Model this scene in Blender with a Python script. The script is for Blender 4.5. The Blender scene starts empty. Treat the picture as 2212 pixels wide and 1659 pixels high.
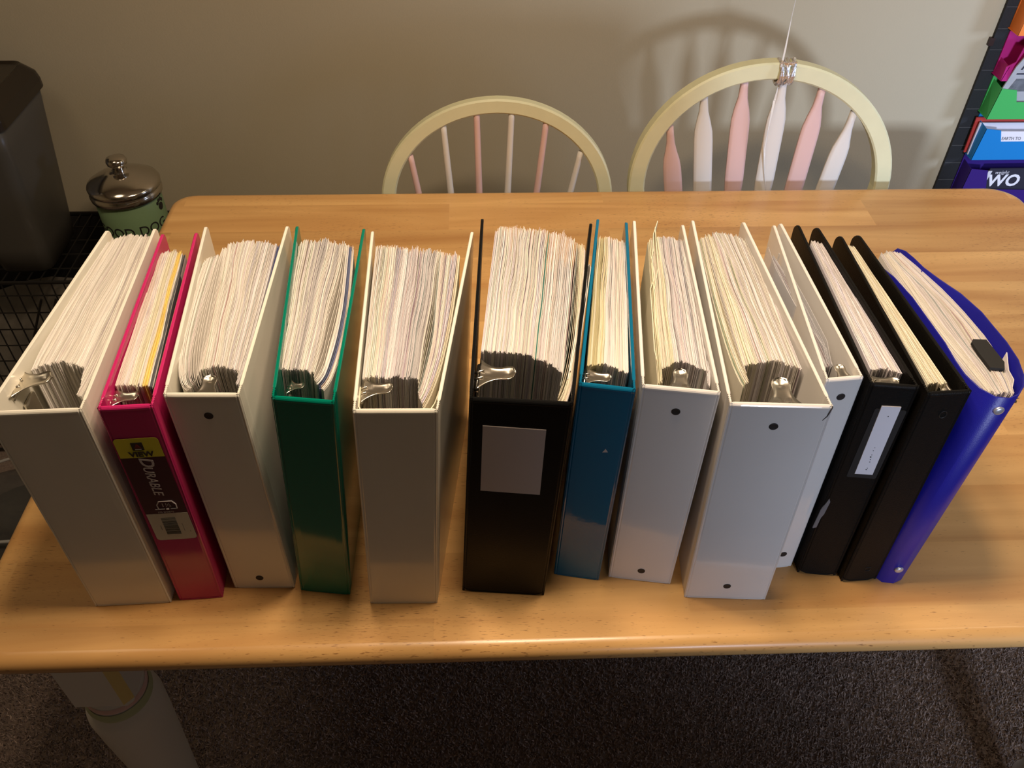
import bpy, math, random
import numpy as np
from mathutils import Vector, Matrix
random.seed(7)
rng = np.random.default_rng(11)
SC = bpy.context.scene
COL = SC.collection
TZ = 0.76                                    # height of the table top

# ------------------------------------------------------------------ camera
cd = bpy.data.cameras.new('camera'); cam = bpy.data.objects.new('camera', cd); COL.objects.link(cam)
Rv = Vector((0.9993563, -0.0344618, 0.0099657)); Uv = Vector((0.0163382, 0.6845437, 0.7287887)); Fv = Vector((0.0319373, 0.7281568, -0.6846661))
M = Matrix(((Rv.x, Uv.x, -Fv.x, 0), (Rv.y, Uv.y, -Fv.y, 0), (Rv.z, Uv.z, -Fv.z, 0), (0, 0, 0, 1)))
M.translation = (-0.016087, -0.512777, 0.797979 + TZ)
cam.matrix_world = M
cd.sensor_width = 36; cd.lens = 1830.52 / 2212 * 36; cd.clip_start = 0.02
SC.camera = cam
# ------------------------------------------------------------------ world, lamps, exposure
SC.view_settings.view_transform = 'Standard'; SC.view_settings.look = 'None'
SC.view_settings.gamma = 1; SC.view_settings.use_curve_mapping = False
SC.view_settings.exposure = 0.0
wd = bpy.data.worlds.new('world'); SC.world = wd; wd.use_nodes = True
wd.node_tree.nodes['Background'].inputs[0].default_value = (0.75, 0.85, 1, 1)
wd.node_tree.nodes['Background'].inputs[1].default_value = 0.3
def light(name, kind, loc, power, color, **kw):
    l = bpy.data.lights.new(name, kind); l.energy = power; l.color = color
    tgt = kw.pop('target', None)
    for k, v in kw.items(): setattr(l, k, v)
    o = bpy.data.objects.new(name, l); o.location = loc
    if tgt: o.rotation_euler = (Vector(tgt) - Vector(loc)).to_track_quat('-Z', 'Y').to_euler()
    COL.objects.link(o); return o
WARM = (1.0, 0.765, 0.54)
for k, (x, y) in enumerate(((0.20, 0.08), (-0.12, 0.15), (0.04, 0.02))):     # the bulbs of the lamp hanging over the table
    light('ceiling_lamp_bulb', 'AREA', (x, y, TZ + 1.12), 4.5, WARM, shape='DISK', size=0.12)
light('window_daylight', 'AREA', (0.80, -2.4, TZ + 0.52), 8.0, (0.68, 0.78, 1.0), shape='RECTANGLE', size=0.34, size_y=0.26,
      spread=math.radians(51), target=(1.38, 1.2, TZ + 0.05))
light('side_window_daylight', 'AREA', (2.5, 0.1, TZ + 0.45), 4.0, (0.54, 0.68, 1.0), shape='RECTANGLE', size=0.3, size_y=0.3, spread=math.radians(80), target=(1.0, 1.2, TZ))

light('warm_fill_right', 'AREA', (1.5, 0.55, 2.3), 5.0, (1.0, 0.80, 0.56), shape='DISK', size=0.5)  # added warm fill, not a real lamp: brightens table right and wall
light('warm_fill_left', 'AREA', (-1.0, 0.3, 2.3), 2.5, (1.0, 0.80, 0.56), shape='DISK', size=0.5)  # second added fill, not a real lamp: brightens the left side
# ------------------------------------------------------------------ material helpers
def mat(name, color, rough=0.5, metal=0.0, var=0.0, vscale=30, bump=0.0, bscale=200, spec=0.5, coat=0.0, trans=0.0, alpha=1.0, attr=None):
    m = bpy.data.materials.new(name); m.use_nodes = True
    nt = m.node_tree; b = nt.nodes['Principled BSDF']
    c = tuple(color) + (1,)
    b.inputs['Base Color'].default_value = c
    b.inputs['Roughness'].default_value = rough; b.inputs['Metallic'].default_value = metal
    b.inputs['Specular IOR Level'].default_value = spec
    b.inputs['Coat Weight'].default_value = coat; b.inputs['Coat Roughness'].default_value = 0.12
    b.inputs['Transmission Weight'].default_value = trans; b.inputs['Alpha'].default_value = alpha
    tc = nt.nodes.new('ShaderNodeTexCoord')
    base = None
    if attr:
        a = nt.nodes.new('ShaderNodeAttribute'); a.attribute_name = attr; base = a.outputs['Color']
        nt.links.new(base, b.inputs['Base Color'])
    if var:
        n = nt.nodes.new('ShaderNodeTexNoise'); n.inputs['Scale'].default_value = vscale; n.inputs['Detail'].default_value = 4
        nt.links.new(tc.outputs['Object'], n.inputs['Vector'])
        r = nt.nodes.new('ShaderNodeMapRange'); r.inputs[1].default_value = .25; r.inputs[2].default_value = .75
        r.inputs[3].default_value = 1 - var; r.inputs[4].default_value = 1 + var * .5
        nt.links.new(n.outputs[0], r.inputs[0])
        mx = nt.nodes.new('ShaderNodeVectorMath'); mx.operation = 'SCALE'
        if base: nt.links.new(base, mx.inputs[0])
        else: mx.inputs[0].default_value = color
        nt.links.new(r.outputs[0], mx.inputs['Scale']); nt.links.new(mx.outputs[0], b.inputs['Base Color'])
    if bump:
        n = nt.nodes.new('ShaderNodeTexNoise'); n.inputs['Scale'].default_value = bscale; n.inputs['Detail'].default_value = 3
        nt.links.new(tc.outputs['Object'], n.inputs['Vector'])
        bp = nt.nodes.new('ShaderNodeBump'); bp.inputs['Strength'].default_value = bump; bp.inputs['Distance'].default_value = 0.002
        nt.links.new(n.outputs[0], bp.inputs['Height']); nt.links.new(bp.outputs[0], b.inputs['Normal'])
    return m

def wood_mat():
    m = bpy.data.materials.new('honey_wood'); m.use_nodes = True; nt = m.node_tree; b = nt.nodes['Principled BSDF']
    N = nt.nodes.new; L = nt.links.new
    tc = N('ShaderNodeTexCoord')
    sep = N('ShaderNodeSeparateXYZ'); L(tc.outputs['Object'], sep.inputs[0])
    # strips along x, each 8 cm deep, staggered staves: tint per stave
    br = N('ShaderNodeTexBrick'); br.inputs['Scale'].default_value = 1
    br.inputs['Color1'].default_value = (0.0, 0.0, 0.0, 1); br.inputs['Color2'].default_value = (1, 1, 1, 1); br.inputs['Mortar'].default_value = (.5, .5, .5, 1)
    br.inputs['Mortar Size'].default_value = 0.0; br.inputs['Brick Width'].default_value = .74; br.inputs['Row Height'].default_value = .083
    br.offset = .37
    L(tc.outputs['Object'], br.inputs['Vector'])
    mp = N('ShaderNodeMapping'); mp.inputs['Scale'].default_value = (1.2, 14, 8)
    L(tc.outputs['Object'], mp.inputs[0])
    ad = N('ShaderNodeVectorMath'); ad.operation = 'MULTIPLY_ADD'; ad.inputs[1].default_value = (7, 3, 0); 
    L(br.outputs[0], ad.inputs[0]); L(mp.outputs[0], ad.inputs[2])
    n1 = N('ShaderNodeTexNoise'); n1.inputs['Scale'].default_value = 1.6; n1.inputs['Detail'].default_value = 6; n1.inputs['Distortion'].default_value = .6
    L(ad.outputs[0], n1.inputs['Vector'])
    cr = N('ShaderNodeValToRGB'); e = cr.color_ramp.elements
    e[0].position = .28; e[0].color = (.54, .27, .085, 1); e[1].position = .72; e[1].color = (.82, .50, .19, 1)
    L(n1.outputs[0], cr.inputs[0])
    # stave tint
    mr = N('ShaderNodeMapRange'); mr.inputs[3].default_value = .90; mr.inputs[4].default_value = 1.06; L(br.outputs[0], mr.inputs[0])
    m1 = N('ShaderNodeVectorMath'); m1.operation = 'SCALE'; L(cr.outputs[0], m1.inputs[0]); L(mr.outputs[0], m1.inputs['Scale'])
    # short dark pores along the grain
    mp2 = N('ShaderNodeMapping'); mp2.inputs['Scale'].default_value = (105, 850, 200); L(tc.outputs['Object'], mp2.inputs[0])
    n2 = N('ShaderNodeTexNoise'); n2.inputs['Scale'].default_value = 1; n2.inputs['Detail'].default_value = 2; L(mp2.outputs[0], n2.inputs['Vector'])
    n3 = N('ShaderNodeTexNoise'); n3.inputs['Scale'].default_value = 5; n3.inputs['Detail'].default_value = 2; L(tc.outputs['Object'], n3.inputs['Vector'])
    r3 = N('ShaderNodeMapRange'); r3.inputs[1].default_value = .35; r3.inputs[2].default_value = .7; r3.inputs[3].default_value = .68; r3.inputs[4].default_value = .585
    L(n3.outputs[0], r3.inputs[0])
    sb = N('ShaderNodeMath'); sb.operation = 'SUBTRACT'; L(n2.outputs[0], sb.inputs[0]); L(r3.outputs[0], sb.inputs[1])
    sc = N('ShaderNodeMath'); sc.operation = 'MULTIPLY'; sc.use_clamp = True; sc.inputs[1].default_value = 9; L(sb.outputs[0], sc.inputs[0])
    mx = N('ShaderNodeMix'); mx.data_type = 'RGBA'; mx.inputs[7].default_value = (.30, .14, .045, 1)
    L(sc.outputs[0], mx.inputs[0]); L(m1.outputs[0], mx.inputs[6]); 
    prev = mx.outputs[2]
    for kx in (-.556, -.478):                                  # two small knots in the front edge
        dv = N('ShaderNodeVectorMath'); dv.operation = 'DISTANCE'; dv.inputs[1].default_value = (kx, -.452, -.006); L(tc.outputs['Object'], dv.inputs[0])
        nk = N('ShaderNodeTexNoise'); nk.inputs['Scale'].default_value = 260; L(tc.outputs['Object'], nk.inputs['Vector'])
        mk = N('ShaderNodeMath'); mk.operation = 'MULTIPLY_ADD'; mk.inputs[1].default_value = .012; L(nk.outputs[0], mk.inputs[0]); L(dv.outputs['Value'], mk.inputs[2])
        rk = N('ShaderNodeMapRange'); rk.inputs[1].default_value = .0125; rk.inputs[2].default_value = .0095; L(mk.outputs[0], rk.inputs[0])
        xk = N('ShaderNodeMix'); xk.data_type = 'RGBA'; xk.inputs[7].default_value = (.22, .09, .025, 1)
        L(rk.outputs[0], xk.inputs[0]); L(prev, xk.inputs[6]); prev = xk.outputs[2]
    L(prev, b.inputs['Base Color'])
    b.inputs['Roughness'].default_value = .33; b.inputs['Coat Weight'].default_value = .25; b.inputs['Coat Roughness'].default_value = .18
    bp = N('ShaderNodeBump'); bp.inputs['Strength'].default_value = .12; bp.inputs['Distance'].default_value = .001
    L(n1.outputs[0], bp.inputs['Height']); L(bp.outputs[0], b.inputs['Normal'])
    return m

WHITE = mat('white_vinyl', (.76, .74, .71), .11, bump=.12, bscale=9, var=.03, vscale=12)
WHITE_OLD = mat('creamy_white_vinyl', (.78, .755, .66), .12, bump=.13, bscale=12, var=.04, vscale=14)
PINK = mat('pink_vinyl', (.52, .022, .14), .12, bump=.03, bscale=30)
GREEN = mat('green_vinyl', (.0, .17, .11), .10, bump=.03, bscale=20)
BLUE = mat('teal_blue_vinyl', (.004, .13, .25), .10, bump=.30, bscale=26)
BLACK = mat('black_vinyl', (.006, .006, .006), .3, bump=.08, bscale=600, spec=.12)
BLACKG = mat('black_grained_vinyl', (.006, .0055, .005), .45, bump=.25, bscale=900, spec=.12)
ROYAL = mat('royal_blue_plastic', (.010, .010, .26), .38, bump=.12, bscale=1200)
PAPER = mat('paper', (.8, .8, .8), .8, attr='tint', spec=.1)
PLAIN = mat('label_paper', (.72, .70, .74), .6, spec=.2)
PLAINW = mat('blank_label_card', (.58, .52, .50), .55, spec=.2)
STEEL = mat('nickel', (.66, .62, .54), .27, metal=1, bump=.03, bscale=80)
DARK = mat('dark_hole', (.012, .010, .010), .6)
RIVET = mat('steel_rivet', (.55, .58, .66), .35, metal=.7)
WOOD = wood_mat()
PAINTW = mat('white_paint', (.70, .68, .64), .45, bump=.05, bscale=60)
PAINTY = mat('pale_yellow_green_paint', (.70, .70, .46), .42, bump=.05, bscale=60, var=.04)
PAINTP = mat('pink_paint', (.70, .48, .45), .45, bump=.05, bscale=60)
PAINTYEL = mat('yellow_paint', (.70, .56, .22), .45)
PAINTGRN = mat('pale_green_paint', (.45, .50, .30), .45)
WALL = mat('greige_wall', (.47, .415, .295), .75, var=.03, vscale=3, bump=.12, bscale=260, spec=.25)
CEIL = mat('ceiling_white', (.7, .69, .66), .9)
TRIM = mat('trim_white', (.75, .74, .70), .5)
CARPET = mat('carpet', (.24, .185, .155), .95, var=.35, vscale=160, bump=.6, bscale=500, spec=.05)

# ------------------------------------------------------------------ geometry helpers
def mesh_obj(name, verts, faces, m, parent=None, smooth=False, xf=None):
    me = bpy.data.meshes.new(name)
    if xf: verts = [xf(v) for v in verts]
    me.from_pydata([tuple(v) for v in verts], [], faces); me.update()
    me.materials.append(m)
    if smooth:
        for p in me.polygons: p.use_smooth = True
    o = bpy.data.objects.new(name, me); COL.objects.link(o)
    if parent: o.parent = parent
    return o
class MB:
    def __init__(s): s.v = []; s.f = []
    def add(s, v, f):
        k = len(s.v); s.v += [tuple(q) for q in v]; s.f += [tuple(i + k for i in q) for q in f]; return s
    def loft(s, rings, caps=True, closed=False):
        n = len(rings[0]); v = [p for r in rings for p in r]; f = []
        m = len(rings)
        for i in range(m if closed else m - 1):
            a = i * n; b = ((i + 1) % m) * n
            for j in range(n):
                f.append((a + j, a + (j + 1) % n, b + (j + 1) % n, b + j))
        if caps and not closed: f.append(tuple(range(n - 1, -1, -1))); f.append(tuple((m - 1) * n + j for j in range(n)))
        return s.add(v, f)
    def box(s, x0, y0, z0, x1, y1, z1, b=0.0):
        if b <= 0:
            v = [(x0, y0, z0), (x1, y0, z0), (x1, y1, z0), (x0, y1, z0), (x0, y0, z1), (x1, y0, z1), (x1, y1, z1), (x0, y1, z1)]
            return s.add(v, [(3, 2, 1, 0), (4, 5, 6, 7), (0, 1, 5, 4), (1, 2, 6, 5), (2, 3, 7, 6), (3, 0, 4, 7)])
        def ring(z, k):
            return [(x0 + b, y0 + k, z), (x1 - b, y0 + k, z), (x1 - k, y0 + b, z), (x1 - k, y1 - b, z), (x1 - b, y1 - k, z), (x0 + b, y1 - k, z), (x0 + k, y1 - b, z), (x0 + k, y0 + b, z)]
        return s.loft([ring(z0, b * .9), ring(z0 + b, 0), ring(z1 - b, 0), ring(z1, b * .9)])
    def tube(s, pts, r, n=8, closed=False):
        pts = [Vector(p) for p in pts]; rings = []; m = len(pts)
        rr = r if isinstance(r, (list, tuple)) else [r] * m
        up = None
        for i, p in enumerate(pts):
            a = pts[(i - 1) % m] if (closed or i > 0) else p; c = pts[(i + 1) % m] if (closed or i < m - 1) else p
            d = (c - a).normalized()
            if up is None:
                up = d.orthogonal().normalized()
            up = (up - d * up.dot(d)).normalized()
            w = d.cross(up)
            rings.append([p + (up * math.cos(t) + w * math.sin(t)) * rr[i] for t in [2 * math.pi * k / n for k in range(n)]])
        return s.loft(rings, True, closed)
    def lathe(s, prof, cx, cy, n=32, cap=True):
        rings = [[(cx + r * math.cos(2 * math.pi * k / n), cy + r * math.sin(2 * math.pi * k / n), z) for k in range(n)] for r, z in prof]
        return s.loft(rings, cap)
    def build(s, name, m, parent=None, smooth=False, xf=None):
        return mesh_obj(name, s.v, s.f, m, parent, smooth, xf)
def tag(o, label, cat, group=None):
    o['label'] = label; o['category'] = cat
    if group: o['group'] = group
    return o
def empty(name, loc, label, cat, rz=0, group=None):
    o = bpy.data.objects.new(name, None); o.empty_display_size = .05; COL.objects.link(o)
    o.location = loc; o.rotation_euler = (0, 0, rz); return tag(o, label, cat, group)
def struct(o): o['kind'] = 'structure'; return o
def stuff(o): o['kind'] = 'stuff'; return o
def text_verts(body, size, shear=0.0, offset=0.0, extrude=0.0):
    cu = bpy.data.curves.new('text', 'FONT'); cu.body = body; cu.size = size; cu.shear = shear; cu.offset = offset
    cu.extrude = extrude; cu.resolution_u = 3; cu.align_x = 'CENTER'; cu.align_y = 'CENTER'
    o = bpy.data.objects.new('text', cu); COL.objects.link(o)
    me = bpy.data.meshes.new_from_object(o)
    v = [tuple(q.co) for q in me.vertices]; f = [tuple(p.vertices) for p in me.polygons]
    bpy.data.objects.remove(o); bpy.data.meshes.remove(me); bpy.data.curves.remove(cu)
    return v, f
def prism(poly, y0, y1):
    n = len(poly); v = [(x, y0, z) for x, z in poly] + [(x, y1, z) for x, z in poly]
    return v, [tuple(range(n))] + [tuple(range(2 * n - 1, n - 1, -1))] + [(i, n + i, n + (i + 1) % n, (i + 1) % n) for i in range(n)]
def rrect(x0, z0, x1, z1, r, n=5, corners=(1, 1, 1, 1)):
    pts = []
    for (cx, cz, a, on) in ((x0, z0, 180, corners[0]), (x1, z0, 270, corners[1]), (x1, z1, 0, corners[2]), (x0, z1, 90, corners[3])):
        if not on: pts.append((cx, cz)); continue
        ox = cx + (r if a in (180, 90) else -r); oz = cz + (r if a in (180, 270) else -r)
        for k in range(n + 1):
            t = math.radians(a + 90 * k / n); pts.append((ox + r * math.cos(t), oz + r * math.sin(t)))
    return pts
# ------------------------------------------------------------------ room shell
WY = 1.215
def plane_box(name, a, b, m): return struct(MB().box(*a, *b).build(name, m))
plane_box('floor', (-2.2, -3.3, -.1), (2.9, WY + .1, 0), CARPET)
plane_box('ceiling', (-2.2, -3.3, 2.44), (2.9, WY + .1, 2.54), CEIL)
plane_box('wall_back', (-2.2, WY, 0), (2.9, WY + .1, 2.44), WALL)
plane_box('wall_left', (-2.2, -3.3, 0), (-2.1, WY, 2.44), WALL)
plane_box('wall_right', (2.8, -3.3, 0), (2.9, WY, 2.44), WALL)
mb = MB()                                       # front wall with the window opening
for q in ((-2.1, .0, 2.8, .92), (-2.1, 2.0, 2.8, 2.44), (-2.1, .92, .3, 2.0), (1.9, .92, 2.8, 2.0)):
    mb.box(q[0], -3.3, q[1], q[2], -3.2, q[3])
struct(mb.build('wall_front', WALL))
mb = MB()
for q in ((.3, .92, 1.9, .97), (.3, 1.95, 1.9, 2.0), (.3, .97, .35, 1.95), (1.85, .97, 1.9, 1.95), (1.08, .97, 1.12, 1.95)):
    mb.box(q[0], -3.28, q[1], q[2], -3.22, q[3])
struct(mb.build('window_1', TRIM))
struct(MB().box(-2.1, WY - .014, 0, 2.8, WY, .09, .004).build('baseboard_back', TRIM))
# carpet pile
def carpet():
    n = 150000
    x = rng.uniform(-1.15, 1.15, n); y = rng.uniform(-.15, .62, n)
    h = rng.uniform(.004, .009, n); lx = rng.normal(0, .0025, n); ly = rng.normal(0, .0025, n); r = rng.uniform(.0012, .0024, n); a = rng.uniform(0, 6.28, n)
    V = np.zeros((n, 4, 3))
    for k in range(3):
        V[:, k, 0] = x + r * np.cos(a + k * 2.094); V[:, k, 1] = y + r * np.sin(a + k * 2.094); V[:, k, 2] = .0002
    V[:, 3, 0] = x + lx; V[:, 3, 1] = y + ly; V[:, 3, 2] = h
    F = np.array([[0, 1, 3], [1, 2, 3], [2, 0, 3]])[None] + (np.arange(n) * 4)[:, None, None]
    me = bpy.data.meshes.new('carpet_pile'); me.from_pydata(V.reshape(-1, 3).tolist(), [], F.reshape(-1, 3).tolist())
    ca = me.color_attributes.new('tint', 'FLOAT_COLOR', 'POINT')
    t = rng.uniform(.55, 1.6, n); c = np.ones((n, 4, 4)); c[..., :3] = (np.array([.34, .265, .225])[None, None] * t[:, None, None]); ca.data.foreach_set('color', c.ravel())
    me.materials.append(mat('carpet_fibre', (1, 1, 1), .9, attr='tint', spec=.1))
    o = bpy.data.objects.new('carpet_pile', me); COL.objects.link(o); stuff(o)
    tag(o, 'grey brown cut pile of the carpet below the table', 'carpet')
carpet()

# ------------------------------------------------------------------ table
def make_table():
    t = empty('dining_table', (.2, .39, 0), 'honey wood dining table with white painted turned legs under the binders', 'table')
    L, Rr, F, Bk = -.568, .968, -.066, .852
    def outline(ins, z):
        pts = []
        for (cx, cy, a, r) in ((L + ins, F + ins, 180, .05), (Rr - ins, F + ins, 270, .05), (Rr - ins, Bk - ins, 0, .05), (L + ins, Bk - ins, 90, .035)):
            ox = cx + (r if a in (180, 90) else -r); oy = cy + (r if a in (180, 270) else -r)
            for k in range(9):
                q = math.radians(a + 90 * k / 8); pts.append((ox + r * math.cos(q), oy + r * math.sin(q), z))
        return pts
    rings = [outline(.015, -.034)]
    for k in range(9):
        a = math.radians(-70 + 160 * k / 8)
        rings.append(outline(.014 - .014 * math.cos(a), -.015 + .015 * math.sin(a) - .0))
    top = MB().loft(rings)
    off = lambda v: (v[0] - .2, v[1] - .39, v[2] + TZ)
    o = top.build('tabletop', WOOD, t, True, off)
    for p in o.data.polygons:
        if len(p.vertices) > 4: p.use_smooth = False
    ap = MB()
    ap.box(-.47, .01, -.115, .87, .032, -.034); ap.box(-.47, .755, -.115, .87, .777, -.034)
    ap.box(-.53, .07, -.115, -.508, .72, -.034); ap.box(.908, .07, -.115, .93, .72, -.034)
    ap.build('apron', PAINTW, t, False, off)
    for (cx, cy) in ((-.503, .04), (.895, .04), (-.503, .745), (.895, .745)):
        prof = [(.034, -.232), (.036, -.240), (.0385, -.246), (.037, -.252), (.039, -.256), (.0415, -.262), (.040, -.268), (.0425, -.272), (.047, -.280), (.0485, -.292), (.0478, -.310),
                (.0465, -.345), (.0445, -.385), (.042, -.43), (.038, -.50), (.034, -.57), (.030, -.63), (.032, -.645), (.034, -.655), (.031, -.665), (.025, -.69), (.022, -.7585)]
        leg = MB()
        b, h = .009, .040
        sq = lambda z, k=0: [(cx - h + b, cy - h + k, z), (cx + h - b, cy - h + k, z), (cx + h - k, cy - h + b, z), (cx + h - k, cy + h - b, z), (cx + h - b, cy + h - k, z), (cx - h + b, cy + h - k, z), (cx - h + k, cy + h - b, z), (cx - h + k, cy - h + b, z)]
        leg.loft([sq(-.232, .003), sq(-.226), sq(-.034)])
        lg = leg.build('leg', PAINTW, t, False, off)
        MB().lathe(prof, cx, cy, 40).build('turning', PAINTW, lg, True, lambda v: off(v))
        MB().lathe([(.0375, -.243), (.0400, -.247), (.0388, -.2525)], cx, cy, 40, False).build('pink_ring', PAINTP, lg, True, off)
        MB().lathe([(.0395, -.2545), (.0427, -.262), (.0410, -.2695)], cx, cy, 40, False).build('green_ring', PAINTGRN, lg, True, off)
        x0, y0 = cx + h - b, cy - h
        v = [(x0 - .0005, y0 - .0008, -.222), (x0 + b + .0008, y0 + b + .0005, -.222), (x0 + b + .0008, y0 + b + .0005, -.036), (x0 - .0005, y0 - .0008, -.036)]
        v += [(p[0] - .002, p[1] + .002, p[2]) for p in v]
        mesh_obj('yellow_stripe', v, [(0, 1, 2, 3), (7, 6, 5, 4), (0, 4, 5, 1), (1, 5, 6, 2), (2, 6, 7, 3), (3, 7, 4, 0)], PAINTYEL, lg, False, off)
    return t
make_table()

# ------------------------------------------------------------------ ring binders
def section(c, n, ht, z0, z1, e):
    """8-gon cross-section standing at plan point c, across direction n"""
    x, y = c; nx, ny = n
    e = min(e, ht * .9)
    P = [(ht, z0 + e), (ht, z1 - e), (ht - e, z1), (-ht + e, z1), (-ht, z1 - e), (-ht, z0 + e), (-ht + e, z0), (ht - e, z0)]
    return [(x + nx * a, y + ny * a, z) for a, z in P]
def panel(path, thick, z0f, z1f, e=.0007):
    """panel lofted along a plan path: path [(x,y)], thick [half thickness], z0f/z1f lists"""
    rings = []; m = len(path)
    for i, p in enumerate(path):
        a = path[max(i - 1, 0)]; b = path[min(i + 1, m - 1)]
        dx, dy = b[0] - a[0], b[1] - a[1]; l = math.hypot(dx, dy) or 1
        rings.append(section(p, (-dy / l, dx / l), thick[i], z0f[i], z1f[i], e))
    return MB().loft(rings)
def cover(side, w, ang, D, h, rc, m, parent, xf, bot=None, name='cover', t=.0016):
    s = math.sin(ang); c = math.cos(ang)
    S = [.0012, .003, .0042, .0052, .0062, .0072, .0084, .0096, .0108, .012, .0135, .016] + [.03 + (D - rc - .03) * k / 5 for k in range(6)]
    S += [D - rc + rc * math.sin(math.radians(a)) for a in (18, 36, 54, 70, 82, 90)]
    T = []; Z0 = []; Z1 = []; P = []
    x0 = t if side < 0 else w - t
    for q in S:
        th = t
        if q < .0145: th = t * (.85 if S.index(q) % 2 == 0 else .32)
        T.append(th)
        k = max(0, (q - (D - rc)) / rc); dz = rc * (1 - math.sqrt(max(0, 1 - k * k)))
        dz = min(dz, rc * .98)
        Z0.append(.0 + dz); Z1.append(h - dz)
        P.append((x0 - s * q, c * q))
    mb = panel(P, T, Z0, Z1)
    if bot is not None:
        sb = math.sin(bot)
        mb.v = [(x + (s - sb) * math.hypot(x - x0, y) * (1 - z / h), y, z) for x, y, z in mb.v]
    return mb.build(name, m, parent, False, xf)
def spine_panel(w, h, m, parent, xf, rbot=.0, puff=.0006):
    e = .0022
    X = [.0006, .0015, e + .0006, e + .0016, .01] + [w * k / 6 for k in range(2, 5)] + [w - .01, w - e - .0016, w - e - .0006, w - .0015, w - .0006]
    T = [.0008, .0015, .0009, .0015, .0017, .0017, .0017, .0017, .0017, .0015, .0009, .0015, .0008]
    Z0 = []; Z1 = []
    for x in X:
        d = min(x, w - x); k = max(0, 1 - d / rbot) if rbot else 0
        Z0.append(rbot * (1 - math.sqrt(max(0, 1 - k * k))) * .8 if rbot else 0.0)
        Z1.append(h)
    P = [(x, .0017) for x in X]
    mb = MB(); rings = []
    for i, p in enumerate(P):
        ht = T[i]; z0, z1 = Z0[i], Z1[i]; g = .0024
        # outer face toward -y has a weld groove near the top and bottom edges
        pr = [(-ht, z0 + .0008), (-ht, z0 + g), (-ht + .0006, z0 + g + .0005), (-ht, z0 + g + .001), (-ht - puff * .3, h * .5), (-ht, z1 - .0046), (-ht - .0002, z1 - .0034), (-ht - .0001, z1 - .0022), (-ht + .0005, z1 - .0010), (-ht + min(.0016, ht), z1),
              (ht - .0004, z1), (ht, z1 - .0005), (ht, z0 + .0008), (ht - .0008, z0), (-ht + .0008, z0)]
        rings.append([(p[0], p[1] + a, z) for a, z in pr])
    mb.loft(rings)
    return mb.build('spine', m, parent, False, xf)
W1 = (.80, .765, .71); W2 = (.78, .745, .745); CR = (.80, .74, .59); GY = (.54, .52, .52); LV = (.74, .71, .78)
def paper_stack(n, ctrl, ztop, pal, parent, jag=.0012, bend=.0011, np_=13, name='paper_stack', lean=0.0, fill=.72, zlow=.008, lines=.12):
    """ctrl rows: s, inner xy, control xy (or None), outer xy, top surface positions; sheets are thin boxes"""
    S = [r[0] for r in ctrl]
    def ip(s, k, j):
        vals = []
        for r in ctrl:
            q = r[k]
            if q is None: q = ((r[1][0] + r[3][0]) / 2, (r[1][1] + r[3][1]) / 2)
            vals.append(q[j])
        return np.interp(s, S, vals)
    V = []; F = []; C = []
    sh = math.tan(lean) * ztop
    ph = rng.uniform(0, 6.28, 8)
    wo = abs(ip(1, 3, 0) - ip(0, 3, 0)); wi = abs(ip(1, 1, 0) - ip(0, 1, 0))
    tcur = 0; run = 0; rcol = None; rz = 0
    T = np.linspace(0, 1, np_)
    for i in range(n):
        s = (i + .5) / n
        if run <= 0:
            run = random.randint(1, 9)
            band = [p for p in pal if p[0] <= s <= p[1]] or pal
            rcol = random.choice(random.choice(band)[2]); rz = random.gauss(0, .0008); ryo = random.gauss(0, .0012); ryi = random.gauss(0, .0007)
        run -= 1
        k = random.uniform(.86, 1.03); col = tuple(min(.9, c * k) for c in rcol)
        if random.random() < lines: col = tuple(c * random.uniform(.6, .85) for c in col)
        xi, yi, cx, cy, xo, yo = (float(ip(s, a, b)) for a, b in ((1, 0), (1, 1), (2, 0), (2, 1), (3, 0), (3, 1)))
        yi += random.gauss(0, jag * .45) + ryi; yo += random.gauss(0, jag) + ryo
        zt = ztop + rz + random.gauss(0, .0006)
        base = len(V)
        wob = random.gauss(0, .0003)
        for j, t in enumerate(T):
            x = (1 - t) ** 2 * xi + 2 * t * (1 - t) * cx + t * t * xo
            y = (1 - t) ** 2 * yi + 2 * t * (1 - t) * cy + t * t * yo
            env = 4 * s * (1 - s) * min(1, 3 * t)
            x += env * bend * (math.sin(5 * t * 2 + ph[0] + 5 * s) * .6 + math.sin(11 * t + ph[1] + 13 * s) * .35 + math.sin(23 * t + ph[2] + 31 * s) * .15) + wob * t
            th = (wi * (1 - t) + wo * t) / n * fill
            z = zt + random.gauss(0, .00022)
            x -= sh
            xl = x - th / 2; xr = x + th / 2
            V += [(xl, y, zlow), (xr, y, zlow), (xr, y, z), (xl, y, z)]
            C += [col] * 4
        for j in range(np_ - 1):
            a = base + 4 * j; b = a + 4
            F += [(a + 3, a + 2, b + 2, b + 3), (a, a + 3, b + 3, b), (a + 2, a + 1, b + 1, b + 2)]
        a = base; b = base + 4 * (np_ - 1)
        F += [(a, a + 1, a + 2, a + 3), (b + 3, b + 2, b + 1, b)]
    tl = math.tan(lean)
    V = [(x + z * tl, y, z) for x, y, z in V]
    o = mesh_obj(name, V, F, PAPER, parent)
    ca = o.data.color_attributes.new('tint', 'FLOAT_COLOR', 'POINT')
    ca.data.foreach_set('color', np.array([c + (1,) for c in C], float).ravel())
    return stuff(o)
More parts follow.
